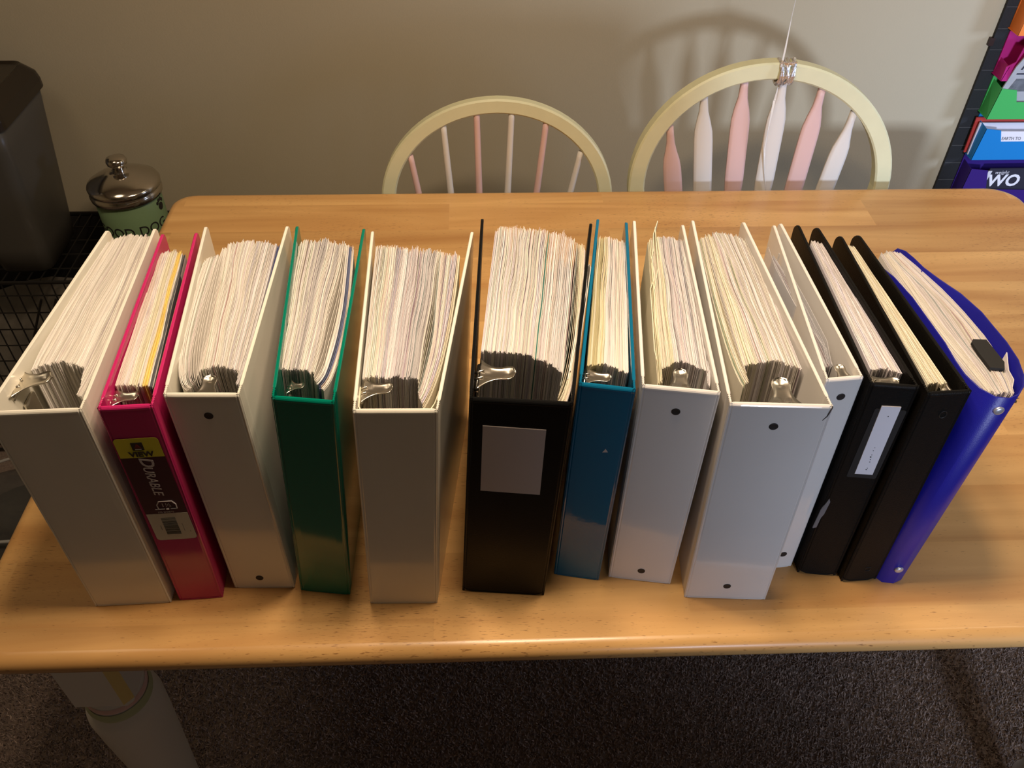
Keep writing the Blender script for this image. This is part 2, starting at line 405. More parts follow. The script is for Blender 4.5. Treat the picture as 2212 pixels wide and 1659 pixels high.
def lever(parent, origin, u, v, sc=1.0, basew=.0165, length=.027):
    """sheet-metal booster lever: flared base, narrow neck, round dimpled tip"""
    u = Vector(u).normalized(); v = Vector(v).normalized(); n = u.cross(v).normalized(); O = Vector(origin)
    rows = []; K = 9; Rn = 18
    for i in range(Rn + 1):
        t = i / Rn; y = length * t
        if t < .62: hw = .0062 + (basew - .0062) * (1 - t / .62) ** 2.3
        else:
            q = (t - .62) / .38; c0 = .62 + .38 * .45
            hw = .0062 + .0006 * math.sin(q * 3) if t < c0 else .0066 * math.sqrt(max(.0, 1 - ((t - c0) / (1 - c0)) ** 2)) + .0004
        row = []
        for k in range(K):
            a = -1 + 2 * k / (K - 1)
            d = .0014 * abs(a) ** 4                          # turned-up rim
            rr = math.hypot(a * hw, y - length * .80); d += -.0011 * math.exp(-(rr / .0022) ** 2)
            if t < .3 and k in (2, 6): d += .0008
            d += .003 * (1 - t) ** 2
            row.append((a * hw, y, d))
        rows.append(row)
    top = [O + (u * a * sc + v * b * sc + n * d * sc) for r in rows for a, b, d in r]
    bot = [O + (u * a * sc + v * b * sc + n * (d - .0009) * sc) for r in rows for a, b, d in r]
    N = len(top); f = []
    for i in range(Rn):
        for k in range(K - 1):
            a = i * K + k; f.append((a, a + 1, a + K + 1, a + K)); f.append((N + a + K, N + a + K + 1, N + a + 1, N + a))
    edge = [k for k in range(K)] + [i * K + K - 1 for i in range(1, Rn + 1)] + [Rn * K + k for k in range(K - 2, -1, -1)] + [i * K for i in range(Rn - 1, 0, -1)]
    for i in range(len(edge)):
        a, b = edge[i], edge[(i + 1) % len(edge)]; f.append((b, a, N + a, N + b))
    o = mesh_obj('lever', top + bot, f, STEEL, parent, True)
    # rolled base with the two pressed ribs
    mb = MB()
    for k in (-1, 1):
        mb.tube([O + u * k * .0035 * sc - v * .006 * sc + n * .0016 * sc, O + u * k * .0035 * sc + v * .004 * sc + n * .0036 * sc], .0009 * sc, 6)
    mb.tube([O - u * basew * .8 * sc - v * .001, O + u * basew * .8 * sc - v * .001], .0021 * sc, 8)
    mb.build('lever_hinge', STEEL, o, True)
    return o
def make_binder(label, x, y, th, w, pl, pr, lean, D, h, m, n, ctrl, pal, zt=.283, rc=.006, rbot=0.0, botL=None, group='ring binders standing in a row on the table',
                holes=(), mech='spine', lev=None, jag=.0012, bend=.0011, lines=.12, fill=.86):
    t = empty('ring_binder', (x, y, TZ), label, 'binder', math.radians(th), group)
    tl = math.tan(math.radians(lean)); xf = lambda v: (v[0] + v[2] * tl, v[1], v[2])
    spine_panel(w, h, m, t, xf, rbot)
    cover(-1, w, math.radians(pl - th), D, h, rc, m, t, xf, bot=None if botL is None else math.radians(botL - th))
    cover(1, w, math.radians(pr - th), D, h, rc, m, t, xf)
    for (hx, hz) in holes:                                   # dark screw holes with a faint raised ring
        mb = MB(); hx -= hz * tl
        rings = [[(hx + r * math.cos(a), yy, hz + r * math.sin(a)) for a in [2 * math.pi * k / 20 for k in range(20)]] for r, yy in ((.0040, .0012), (.0040, -.0005), (.0033, -.0007), (.001, -.0005))]
        mb.loft(rings).build('screw_hole', DARK, t, False, xf)
    if n: paper_stack(n, ctrl, zt, pal, t, lean=math.radians(lean), jag=jag, bend=bend, lines=lines, fill=fill)
    # ring mechanism plate
    mb = MB()
    if mech == 'spine':
        cx = lev[0][0] if lev else w / 2
        cx -= .25 * tl
        mb.box(cx - .010, .0036, .018, cx + .010, .0080, .262, .0015)
        mb.build('ring_mechanism', STEEL, t, False, xf)
    else:
        s = math.sin(math.radians(pl - th))
        y0 = lev[0][1] - .010 if lev else .045
        mb.box(.0040 - s * y0, y0, .018, .0085 - s * y0, y0 + .02, .262, .0015)
        mb.build('ring_mechanism', STEEL, t, False, xf)
    if lev: lever(t, (lev[0][0], lev[0][1], lev[0][2]), lev[1], lev[2], *(lev[3:] if len(lev) > 3 else ()))
    return t, xf
ALLW = [(0, 1, [W1, W1, W2, (.82, .78, .70)])]
MIXW = [(0, 1, [W1, W2, W1, GY, (.74, .71, .68)])]
binders = {}
binders['white_left'] = make_binder('wide cream white binder at the left end of the row, blank spine', -.4366, -.0011, 1.9, .0809, -3.2, 2.6, .3, .280, .2926, WHITE_OLD, 190,
    [(0, (.0165, .064), (.012, .11), (.0283, .2656)), (.08, (.0215, .068), (.0205, .12), (.032, .272)), (.5, (.041, .0745), None, (.0505, .2805)), (.85, (.064, .064), None, (.066, .276)), (.93, (.067, .030), (.0745, .07), (.0675, .274)), (1, (.0715, .026), (.0765, .07), (.0705, .273))],
    [(0, .9, [W1, (.87, .84, .80), W1]), (.9, 1, [W1])], mech='left', lev=((.0075, .050, .276), (.1, -1, 0), (1, .1, .25), 1.2), bend=.0016, lines=.05)
binders['pink'] = make_binder('pink binder with a yellow and maroon printed label on its spine', -.3485, .0039, 3.2, .0467, 3.5, 5.3, 1.0, .269, .2912, PINK, 105,
    [(0, (.0095, .037), None, (.0058, .2403)), (.5, (.0270, .0355), None, (.0193, .2437)), (1, (.0440, .0315), None, (.0325, .2372))],
    [(0, .35, [(.86, .78, .72), W2, (.84, .74, .68)]), (.35, .62, [(.84, .80, .66), (.82, .78, .60), W1]), (.62, .8, [(.88, .68, .20), (.86, .72, .32)]), (.8, .88, [W1, (.8, .76, .6)]), (.88, 1, [(.18, .18, .2), (.5, .48, .45), (.08, .08, .09)])],
    mech='left', lev=((.0095, .026, .276), (0, -1, 0), (1, 0, .15), .8), jag=.0008, lines=.05)
binders['white_fringe'] = make_binder('white binder with two screw holes between the pink and green binders', -.2923, .0181, -1.4, .0657, 5.3, -.1, .1, .267, .2927, WHITE_OLD, 170,
    [(0, (.0150, .0145), (-.010, .030), (-.0195, .212)), (.16, (.0195, .024), (.001, .040), (-.008, .222)), (.2, (.020, .043), None, (-.003, .238)), (.55, (.0365, .0490), None, (.016, .2500)), (.92, (.0555, .040), None, (.047, .2420)), (.94, (.0565, .022), (.0595, .05), (.0485, .240)), (1, (.0605, .018), (.0625, .05), (.0530, .2389))],
    [(0, .95, [W1, W1, W2, (.72, .69, .66)]), (.955, .985, [(.12, .14, .30)]), (.98, 1, [W1])], holes=((.0343, .2675), (.0308, .0198)), mech='spine', lev=((.031, .009, .278), (1, 0, 0), (0, 1, .15), 1.0), jag=.0016)
binders['green'] = make_binder('green binder with a blank glossy spine', -.2204, .0130, -7.8, .0553, 4.1, -.3, 4.4, .270, .2954, GREEN, 150,
    [(0, (.0100, .0460), None, (-.0270, .2350)), (.1, (.0130, .0479), None, (-.0240, .250)), (.5, (.0290, .0506), None, (-.0005, .2562)), (.78, (.0450, .0475), None, (.0230, .2510)), (.8, (.0480, .0380), (.060, .060), (.0250, .250)), (1, (.0600, .0250), (.074, .055), (.0345, .2440))],
    [(0, .86, MIXW[0][2]), (.86, .91, [(.16, .19, .33), W2]), (.91, 1, [W1, W2])], botL=.6, mech='left', lev=((.0275, .030, .278), (0, -1, 0), (.8, 0, .3), .55), jag=.0018)
binders['white_centre'] = make_binder('broad white binder with a wrinkled spine, left of the broad black binder', -.1434, -.0059, -1.1, .0725, 1.6, -6.3, 3.0, .277, .2934, WHITE_OLD, 230,
    [(0, (.0170, .0510), None, (.0085, .2570)), (.03, (.0190, .0525), None, (.0120, .2585)), (.5, (.0450, .0535), None, (.0480, .2560)), (.78, (.0670, .0505), None, (.0760, .2500)), (.8, (.0680, .0320), (.079, .062), (.0780, .250)), (.97, (.0730, .0170), (.091, .062), (.0960, .2420)), (1, (.0740, .0100), (.095, .060), (.0990, .2400))],
    [(0, .06, [W1]), (.06, .25, [W1, (.70, .66, .58), (.80, .76, .66)]), (.25, .7, [W2, (.62, .60, .62), (.76, .74, .74)]), (.7, .9, [(.74, .68, .64), W1, GY]), (.9, .96, [LV]), (.96, 1, [(.25, .27, .38), W1, CR])],
    mech='left', lev=((.0190, .040, .276), (0, -1, 0), (1, .05, .2), 1.0), jag=.0018, lines=.2)
binders['black_broad'] = make_binder('broad black binder with a blank square paper label', -.0447, .0074, -5.5, .0895, -2.5, -9.1, 2.9, .290, .2937, BLACK, 260,
    [(0, (.0185, .0733), None, (.0160, .2700)), (.05, (.0215, .0745), None, (.0210, .2820)), (.5, (.0560, .0743), None, (.0600, .2830)), (.8, (.0850, .0600), None, (.0930, .2740)), (.9, (.0945, .0500), None, (.1040, .2620)), (.92, (.0900, .0090), (.108, .045), (.1090, .255)), (1, (.0965, .0060), (.111, .045), (.1150, .2480))],
    [(0, .6, [W1, W2, GY, (.72, .68, .72), (.66, .64, .60), (.80, .78, .70)]), (.6, .64, [(.12, .32, .30), W1]), (.64, .9, [W2, (.72, .70, .70), W1]), (.9, 1, [W1, CR])],
    rc=.010, rbot=.012, mech='left', lev=((.0195, .046, .276), (0, -1, 0), (1, .05, .2), 1.25), jag=.0018, lines=.2)
binders['teal'] = make_binder('narrow teal blue binder right of the broad black binder', .0566, .0260, -10.9, .0504, -9.5, -6.1, 1.8, .272, .2919, BLUE, 115,
    [(0, (.0140, .0355), None, (.0060, .2440)), (.4, (.0290, .0398), None, (.0180, .2470)), (1, (.0520, .0307), None, (.0380, .2392))],
    [(0, .38, [(.62, .56, .33), (.70, .64, .42), (.52, .47, .28), (.78, .72, .55)]), (.38, .95, [W2, (.84, .76, .74), W1]), (.95, 1, [(.75, .6, .4), W1])],
    mech='left', lev=((.0145, .027, .275), (0, -1, 0), (1, 0, .15), .85), jag=.0010)
binders['white_mid'] = make_binder('white binder with two screw holes and crumpled paper sticking up, right of the teal binder', .1169, .0206, -9.4, .0686, -6.3, -3.6, .7, .270, .2923, WHITE, 150,
    [(0, (.0185, .0150), (.016, .06), (.0070, .2380)), (.04, (.0225, .0160), (.020, .07), (.0090, .2430)), (.07, (.0215, .0370), None, (.0100, .2450)), (.5, (.0440, .0480), None, (.0270, .2535)), (.93, (.0635, .0365), None, (.0470, .2440)), (.95, (.0625, .0200), (.068, .05), (.0480, .242)), (1, (.0645, .0160), (.0695, .05), (.0495, .2400))],
    [(0, .06, [(.84, .79, .60)]), (.06, .2, [(.80, .74, .62), W1]), (.2, .27, [(.66, .60, .42), (.76, .72, .56)]), (.27, .95, [W2, W2, (.70, .68, .70)]), (.955, .99, [(.62, .25, .22)]), (.985, 1, [W1])],
    holes=((.0369, .2652), (.0343, .0195)), lev=((.0385, .008, .280), (1, 0, 0), (0, 1, .2), 1.0), jag=.0010)
binders['white_wide'] = make_binder('widest white binder on the right side, large lever clip and torn top right spine corner', .1961, -.0075, -3.6, .0887, -4.4, 1.6, -1.0, .291, .2952, WHITE, 210,
    [(0, (.0150, .0350), (.004, .070), (.0060, .2640)), (.14, (.0210, .0420), (.010, .08), (.0120, .2710)), (.17, (.0205, .0640), None, (.0140, .2760)), (.55, (.0480, .0725), None, (.0310, .2830)), (1, (.0720, .0601), None, (.0610, .2691))],
    [(0, .35, [CR, (.84, .80, .68), W1]), (.35, 1, [W2, W1, (.87, .84, .86)])], holes=((.0378, .2695), (.0424, .0245)), lev=((.046, .009, .280), (1, 0, 0), (.05, 1, .2), 1.3), jag=.0010, lines=.07)
binders['white_thin'] = make_binder('thin nearly empty white binder set back behind the widest white binder', .2892, .0260, 5.0, .0355, -4.1, 1.4, -.7, .254, .2901, WHITE, 9,
    [(0, (.0105, .0260), (.0130, .10), (.0200, .2010)), (1, (.0180, .0290), (.0290, .08), (.0250, .2050))],
    [(0, 1, [(.66, .66, .70), (.72, .72, .76)])], zt=.279, holes=((.0163, .2676), (.0198, .0262)), lev=((.0215, .008, .277), (1, 0, 0), (0, 1, .2), .75), fill=.25)
binders['black_label'] = make_binder('black binder with a narrow white spine label', .3282, .0205, -7.5, .0431, -1.5, 2.9, -.8, .264, .2892, BLACKG, 62,
    [(0, (.0030, .0265), None, (-.0185, .2309)), (.5, (.0160, .0286), None, (-.0125, .2325)), (1, (.0310, .0252), None, (-.0050, .2297))],
    [(0, 1, [W2, (.84, .79, .82), LV])], rc=.012, rbot=.013, mech='left', lev=((.0040, .012, .277), (.1, -1, 0), (1, .15, .2), .85, .011), jag=.0008, lines=.06)
binders['black_plain'] = make_binder('slim plain black binder beside the royal blue binder', .3733, .0070, 2.9, .0410, -.3, 3.8, -.7, .256, .2896, BLACKG, 38,
    [(0, (.0062, .0166), None, (.0145, .2351)), (.5, (.0165, .0195), None, (.0190, .2358)), (1, (.0249, .0189), None, (.0235, .2345))],
    [(0, 1, [(.84, .80, .66), CR, W1])], rc=.014, rbot=.013, lev=((.0245, .008, .275), (1, 0, 0), (-.05, 1, .25), .72), jag=.0006, lines=.04)
# --- spine labels and marks
def on_spine(key, poly, m, name, depth=.0006, parent=None, lift=0.0):
    t, xf = binders[key]; lean = xf((0, 0, 1))[0]
    v, f = prism([(a - b * lean, b) for a, b in poly], -.0004 - depth - lift, .0008)
    return mesh_obj(name, v, f, m, parent or t, False, xf)
o = on_spine('black_broad', [(.0229, .1738), (.0793, .1722), (.0821, .2608), (.0263, .2622)], PLAINW, 'spine_label', .0006); o['label'] = 'blank square grey white paper label'
o = on_spine('black_label', [(.0150, .1715), (.0318, .1722), (.0300, .2646), (.0130, .2640)], PLAIN, 'spine_label', .0006); o['label'] = 'narrow white paper label'
for (a, b, r) in ((.0240, .190, .0005), (.0235, .1935, .0004), (.0228, .197, .0007), (.0230, .200, .0004), (.0238, .179, .0006), (.0243, .181, .0004), (.0226, .206, .0004), (.0228, .210, .0003), (.0222, .252, .0005)):
    on_spine('black_label', [(a - r, b - r), (a + r, b - r * .6), (a + r * .7, b + r), (a - r * .8, b + r)], DARK, 'ink_speck', .0003, o, .0005)
POCK = mat('clear_label_pocket', (.03, .03, .03), .15)
q = on_spine('black_label', rrect(.0085, .1660, .0365, .2600, .002), POCK, 'label_pocket', .0001)
on_spine('teal', [(.0370, .2085), (.0420, .2095), (.0405, .2118), (.0395, .2135), (.0385, .2110)], PLAINW, 'scuff', .0001)
on_spine('black_label', [(-.0030, .082), (.0004, .084), (.0010, .100), (.0026, .106), (.0036, .126), (.0016, .131), (-.0020, .112)], mat('cloudy_tape', (.16, .16, .17), .35), 'torn_tape', .0002)
EMB = mat('embossed_black', (.02, .018, .016), .4)
t, xf = binders['black_plain']; mb = MB()
mb.tube([(.0215 + .0028 * .7 + .0032 * math.cos(a), -.0002, .2622 + .0042 * math.sin(a)) for a in [2 * math.pi * k / 16 for k in range(16)]], .0004, 5, True)
mb.build('embossed_ring', EMB, t, False, xf); mb = MB()
mb.tube([(.0234 + .0010 + a * .0028, -.0002, .0229 + b * .0028) for a, b in ((-1, -1), (1, -1), (1, 1), (-1, 1))], .0004, 5, True)
mb.build('embossed_square', EMB, t, False, xf)
TEAR = mat('torn_edge', (.05, .045, .05), .8)
on_spine('white_wide', [(.0826, .2950), (.0818, .2885), (.0806, .2835), (.0776, .2785), (.0802, .2838), (.0812, .2885), (.0819, .2950)], TEAR, 'tear', .0001)
# pink binder printed label
YEL = mat('label_yellow', (.72, .66, .04), .4); MAR = mat('label_maroon', (.055, .002, .016), .3); LWH = mat('label_white', (.62, .60, .50), .45)
INK = mat('label_ink', (.02, .015, .015), .5); SIL = mat('label_silver', (.60, .55, .55), .4); REDK = mat('logo_red', (.16, .01, .01), .5); BAR = mat('barcode_ink', (.05, .06, .05), .5); GR2 = mat('barcode_soft', (.25, .25, .2), .5)
lb = on_spine('pink', rrect(.0065, .1080, .0455, .2540, .004), MAR, 'spine_label', .0004); lb['label'] = 'maroon, yellow and white printed label'
on_spine('pink', rrect(.0068, .2290, .0452, .2537, .0038, 5, (0, 0, 1, 1)), YEL, 'yellow_panel', .0002, lb, .0003)
on_spine('pink', rrect(.0068, .1083, .0452, .1490, .0038, 5, (1, 1, 0, 0)), LWH, 'barcode_panel', .0002, lb, .0003)
on_spine('pink', rrect(.0205, .2385, .0305, .2485, .0004), INK, 'logo_square', .0002, lb, .0006)
on_spine('pink', [(.0225, .2415), (.0285, .2415), (.0262, .2462), (.0248, .2462)], REDK, 'logo_mark', .0001, lb, .0009)
on_spine('pink', rrect(.0228, .2396, .0282, .2405, .0002), LWH, 'logo_bar', .0001, lb, .0009)
def spine_text(key, body, size, cx, cz, m, parent, turned=False, shear=0.0, name='lettering', lift=.0009, offset=0.0, sx=1.0):
    t, xf = binders[key]; lean = xf((0, 0, 1))[0]
    v, f = text_verts(body, size, shear, offset, .00012)
    out = []
    for a, b, c in v:
        a *= sx
        if turned: a, b = b, -a
        X, Z = cx + a, cz + b
        out.append((X - Z * lean, -.0006 - lift + (.0001 if c < 0 else -.0001), Z))
    return mesh_obj(name, out, f, m, parent, False, xf)
spine_text('pink', 'VIEW', .0088, .0265, .2335, INK, lb, name='lettering', offset=.00035)
spine_text('pink', 'D', .0165, .0275, .2232, SIL, lb, True, .25, offset=.0003)
spine_text('pink', 'URABLE', .0122, .0262, .1975, SIL, lb, True, .25, offset=.0001, sx=.92)
spine_text('pink', '1½', .0075, .0290, .1620, SIL, lb, False)
spine_text('pink', '375 SHEETS', .0030, .0262, .1518, SIL, lb, False)
t_, xf_ = binders['pink']
rp = [(-.0085, -.0055), (.0085, -.0055), (.0088, .0005), (.0060, .0055), (-.0060, .0055), (-.0088, .0005)]
mb = MB(); pts = []
for k in range(len(rp)):
    a, b = rp[k], rp[(k + 1) % len(rp)]
    if k == 0:
        mb.tube([(a[0] + .0292 - .003, -.0013, .162 + a[1]), (a[0] + .0292 + .0058, -.0013, .162 + a[1])], .0006, 5); mb.tube([(b[0] + .0292 - .0058, -.0013, .162 + a[1]), (b[0] + .0292, -.0013, .162 + a[1])], .0006, 5)
    else: mb.tube([(a[0] + .0292, -.0013, .162 + a[1]), (b[0] + .0292, -.0013, .162 + b[1])], .0006, 5)
mb.tube([(.0280, -.0013, .1565), (.0304, -.0013, .1565)], .0011, 6)
mb.build('ring_emblem', SIL, lb, False, lambda v: (v[0], v[1], v[2]))
z = .1425
k = 0
while z > .1175:                                              # barcode: horizontal bars
    hgt = random.choice((.0004, .0006, .0009)) if z > .128 else random.choice((.0009, .0014))
    on_spine('pink', [(.0185, z - hgt), (.0320, z - hgt), (.0320, z), (.0185, z)], BAR if z < .137 else GR2, 'bar', .0001, lb, .0006)
    z -= hgt + random.choice((.0004, .0006, .0009)); k += 1
for (a, c, d, e) in ((.0152, .1245, .0158, .1310), (.0360, .1210, .0364, .1330), (.0412, .1190, .0416, .1215)):
    on_spine('pink', [(a, c), (d, c), (d, e), (a, e)], GR2, 'small_print', .0001, lb, .0006)
# crumpled cream sheets sticking up in the white binder right of the teal one
def ribbon_sheet(name, pts, z0, z1, m, parent, th=.0004, lean=0.0, ztops=None):
    n = len(pts); ztops = ztops or [z1] * n
    mb = panel(pts, [th] * n, [z0] * n, ztops, th * .4)
    tl = math.tan(math.radians(lean))
    return mb.build(name, m, parent, False, lambda v: (v[0] + (v[2] - .283) * tl, v[1], v[2]))
CRP = mat('cream_paper', (.80, .75, .58), .7, spec=.2)
t = binders['white_mid'][0]
ribbon_sheet('torn_sheet', [(.0225, .030), (.0150, .060), (.0130, .100), (.0100, .150), (.0145, .175), (.0110, .205), (.0125, .222), (.0120, .246), (.0160, .268)], .01, .29, CRP, t, lean=.7, ztops=[.276, .285, .286, .287, .2835, .287, .284, .290, .293])
ribbon_sheet('torn_sheet', [(.0240, .028), (.0200, .055), (.0155, .100), (.0140, .150), (.0180, .190), (.0150, .235), (.0135, .258)], .01, .29, CRP, t, lean=.7, ztops=[.272, .282, .285, .286, .2845, .289, .291])
for i, (a, b) in enumerate(((0.0885, .103), (.0905, .1065))):   # the sheets folded over inside the broad black binder
    t = binders['black_broad'][0]; tl = math.tan(math.radians(2.9)) * .285
    pts = [(a + .0105, .04 + i * .01), (a + .0165, .10), (b + .009, .17), (b + .0100, .205 + i * .005), (b + .0122, .212 + i * .005), (b + .0138, .205 + i * .005), (a + .0235, .14), (a + .0165, .06)]
    ribbon_sheet('folded_sheet', pts, .01, .2855 + i * .001, mat('folded_paper', W1, .75), t, .00045, lean=2.9)
# inside of the thin white binder: a clear sleeve
CLR = mat('clear_sleeve', (.75, .76, .80), .2, alpha=.35)
t = binders['white_thin'][0]
ribbon_sheet('clear_sleeve', [(.0150, .028), (.0235, .06), (.0270, .12), (.0285, .17), (.0290, .205)], .01, .283, CLR, t, .0003, lean=-.7)
ribbon_sheet('clear_sleeve', [(.0120, .030), (.0185, .055), (.0150, .12), (.0170, .18), (.0230, .22)], .01, .281, CLR, t, .0003, lean=-.7)
# bent cream divider inside broad white binder
t = binders['white_centre'][0]
ribbon_sheet('curled_divider', [(.0160, .045), (.0175, .020), (.0230, .0095), (.0330, .0060), (.0480, .0060)], .01, .279, CRP, t, .0005, lean=3.0)
ribbon_sheet('curled_divider', [(.0660, .0065), (.0760, .0090), (.0830, .025), (.0880, .050), (.0930, .09)], .01, .278, CRP, t, .0005, lean=3.0)

# --- royal blue flexible binder at the right end (wrap-round cover in one sheet)
def royal_binder():
    ox, oy = .4320, .0
    t = empty('ring_binder', (ox, oy, TZ), 'royal blue flexible plastic binder at the right end of the row', 'binder', 0, 'ring binders standing in a row on the table')
    tl = math.tan(math.radians(2.4)); T = .285
    xf = lambda v: (v[0] - ox - T * tl + v[2] * tl, v[1] - oy, v[2])
    top = [(.4090, .222), (.4100, .19), (.4125, .15), (.4150, .11), (.4168, .08), (.4160, .055), (.4170, .036), (.4225, .018), (.4315, .0065), (.4430, .0045), (.4535, .0090), (.4625, .019), (.4700, .034), (.4750, .055), (.4757, .080), (.4735, .105), (.4720, .125), (.4640, .155), (.4520, .180), (.4440, .200), (.4400, .218), (.4370, .232), (.4340, .243), (.4320, .249)]
    n = len(top); z1 = [T] * n; z0 = [0.0] * n
    for i, d in ((0, .012), (1, .004), (n - 1, .016), (n - 2, .005), (n - 3, .001)): z1[i] -= d; z0[i] += d
    panel(top, [.0007] * n, z0, z1, .0003).build('cover', ROYAL, t, True, xf)
    for (rx, rz) in ((.4400, .2700), (.4400, .0265)):
        mb = MB(); rings = [[(rx + r * math.cos(a), yy, rz + r * math.sin(a)) for a in [2 * math.pi * k / 18 for k in range(18)]] for r, yy in ((.0046, .0055), (.0046, .0032), (.0038, .0024), (.0018, .0020), (.0002, .0019))]
        mb.loft(rings).build('rivet', RIVET, t, True, xf)
    ctrl = [(0, (.4270, .0190), (.412, .09), (.4110, .2300)), (.3, (.4340, .0175), (.424, .10), (.4175, .2320)), (.75, (.4470, .0155), (.460, .10), (.4255, .2350)), (1, (.4540, .0150), (.479, .10), (.4320, .2330))]
    sh = lambda q: (q[0] - ox, q[1] - oy)
    ctrl = [(r[0], sh(r[1]), sh(r[2]), sh(r[3])) for r in ctrl]
    tt = math.radians(2.4)
    paper_stack(84, ctrl, .280, [(0, 1, [W2, (.84, .80, .82), W1])], t, jag=.0015, bend=.0022, lean=tt, lines=.05, fill=.8)
    lever(t, (.0170, .0125, .272), (1, .2, 0), (-.2, 1, .25), .72)
    mb = MB().box(-.004, .0125, .018, .010, .016, .262, .0015); mb.build('ring_mechanism', STEEL, t, False, lambda v: (v[0] - T * tl + v[2] * tl + .003, v[1], v[2]))
    tab = [(.4445, .045), (.4570, .043), (.4610, .052), (.4600, .066), (.4585, .084), (.4460, .085), (.4430, .081), (.4430, .066)]
    v = [(a - ox, b - oy, .2845) for a, b in tab] + [(a - ox, b - oy, .2815) for a, b in tab]; k = len(tab)
    o = mesh_obj('black_tab', v, [tuple(range(k)), tuple(range(2 * k - 1, k - 1, -1))] + [(i, k + i, k + (i + 1) % k, (i + 1) % k) for i in range(k)], mat('black_foam', (.012, .012, .012), .8), t)
    ribbon_sheet('loose_sheet', [(.0215, .016), (.0280, .030), (.0340, .048), (.0380, .066)], .01, .281, mat('loose_paper', W2, .8), t, .0004, lean=2.4, ztops=[.276, .283, .278, .284])
    ribbon_sheet('purple_tab', [(-.0318, .246), (-.0310, .252)], .262, .288, mat('purple_tab', (.25, .18, .3), .6), binders['black_plain'][0], .0004) if False else None
royal_binder()

# ------------------------------------------------------------------ chairs
def ellipse_hoop(cx, zc, a, b, n=40):
    pts = []
    for k in range(n + 1):
        t = math.pi * k / n; pts.append((cx - a * math.cos(t), zc + b * math.sin(t)))
    return pts
def make_chair(label, cx, a, b, zc, ybase, tilt, bw, bt, spindles, kind, side_lean, ytab):
    t = empty('dining_chair', (cx, ybase - .2, 0), label, 'chair', 0, 'painted windsor chairs behind the table')
    ox, oy = cx, ybase - .2
    seat_z = .44
    def Y(z): return ybase + (z - TZ) * tilt + (0)
    loc = lambda x, y, z: (x - ox, y - oy, z)
    hoop = ellipse_hoop(cx, TZ + zc, a - bw / 2, b - bw / 2)
    legs_l = [(cx - (a - bw / 2) + (a * .12) * k / 6, seat_z + .02 + (TZ + zc - seat_z - .02) * (1 - k / 6)) for k in range(6, 0, -1)]
    legs_r = [(2 * cx - x, z) for x, z in legs_l][::-1]
    path = legs_l + hoop + legs_r
    path = [(x + side_lean * (z - TZ), z) for x, z in path]
    mb = MB(); rings = []
    for i, (x, z) in enumerate(path):
        p = path[max(0, i - 1)]; q = path[min(len(path) - 1, i + 1)]
        dx, dz = q[0] - p[0], q[1] - p[1]; l = math.hypot(dx, dz); nx, nz = -dz / l, dx / l
        h = bw / 2; e = .003
        sec = [(-h + e, -bt / 2), (h - e, -bt / 2), (h, -bt / 2 + e), (h, bt / 2 - e), (h - e, bt / 2), (-h + e, bt / 2), (-h, bt / 2 - e), (-h, -bt / 2 + e)]
        rings.append([loc(x + nx * s, Y(z) + d, z + nz * s) for s, d in sec])
    mb.loft(rings).build('hoop_back', PAINTY, t)
    for (xb, xt, zt_, col) in spindles:
        zb = seat_z + .01; m = PAINTP if col == 'p' else PAINTW
        mb = MB(); N = 26; rings = []
        for k in range(N + 1):
            f = k / N; z = zb + (zt_ - zb) * f; x = xb + (xt - xb) * f; x += side_lean * (z - TZ) * 0
            if kind == 'round':
                r = .0075 - .0020 * f; hw = hd = r
            else:
                u = zt_ - z
                hw = .0062 + (.0170 - .0062) * (1 / (1 + math.exp(-(u - .052) / .0095))) * 1.0
                if u > .2: hw = max(.008, hw - (u - .2) * .10)
                hd = .0062 if u < .03 else .0050
            rings.append([loc(x + hw * math.cos(w) if kind == 'round' else x + hw * max(-1, min(1, 1.35 * math.cos(w))), Y(z) + hd * math.sin(w), z) for w in [2 * math.pi * j / 12 for j in range(12)]])
        mb.loft(rings).build('spindle', m, t, True)
    # seat
    pts = []
    for k in range(28):
        w = 2 * math.pi * k / 28; sx = abs(math.cos(w)) ** .7 * math.copysign(1, math.cos(w)); sy = abs(math.sin(w)) ** .7 * math.copysign(1, math.sin(w))
        pts.append((cx + .21 * sx, ybase - .245 + .215 * sy))
    mb = MB(); mb.loft([[loc(cx + (x - cx) * k, ybase - .245 + (y - ybase + .245) * k, z) for x, y in pts] for k, z in ((.9, seat_z - .035), (1, seat_z - .022), (1, seat_z - .006), (.96, seat_z), (.7, seat_z - .006))])
    mb.build('seat', PAINTY, t, False)
    for sx in (-1, 1):
        for sy in (-1, 1):
            yt = ybase - .245 + sy * .15; x0 = cx + sx * .14; x1 = cx + sx * .19; y1 = ybase - .245 + sy * .19
            prof = [.014, .017, .020, .015, .019, .021, .018, .013, .012]
            pl = [loc(x0 + (x1 - x0) * k / 8, yt + (y1 - yt) * k / 8, seat_z - .03 + (0.0 - seat_z + .03) * k / 8) for k in range(9)]
            MB().tube(pl, prof, 12).build('leg', PAINTW, t, True)
    for sx in (-1, 1):
        MB().tube([loc(cx + sx * .165, ybase - .415, .2), loc(cx + sx * .165, ybase - .245, .2), loc(cx + sx * .165, ybase - .075, .2)], [.009, .013, .009], 10).build('stretcher', PAINTP, t, True)
    MB().tube([loc(cx - .165, ybase - .245, .2), loc(cx, ybase - .245, .2), loc(cx + .165, ybase - .245, .2)], [.009, .013, .009], 10).build('stretcher', PAINTP, t, True)
    return t
sp1 = []
for i, (xb, xt, z, c) in enumerate(((-.092, -.145, .045, 'p'), (-.055, -.083, .102, 'w'), (-.017, -.023, .125, 'p'), (.020, .039, .125, 'w'), (.058, .101, .106, 'p'), (.096, .166, .050, 'w'))):
    sp1.append((xb, xt, TZ + z, c))
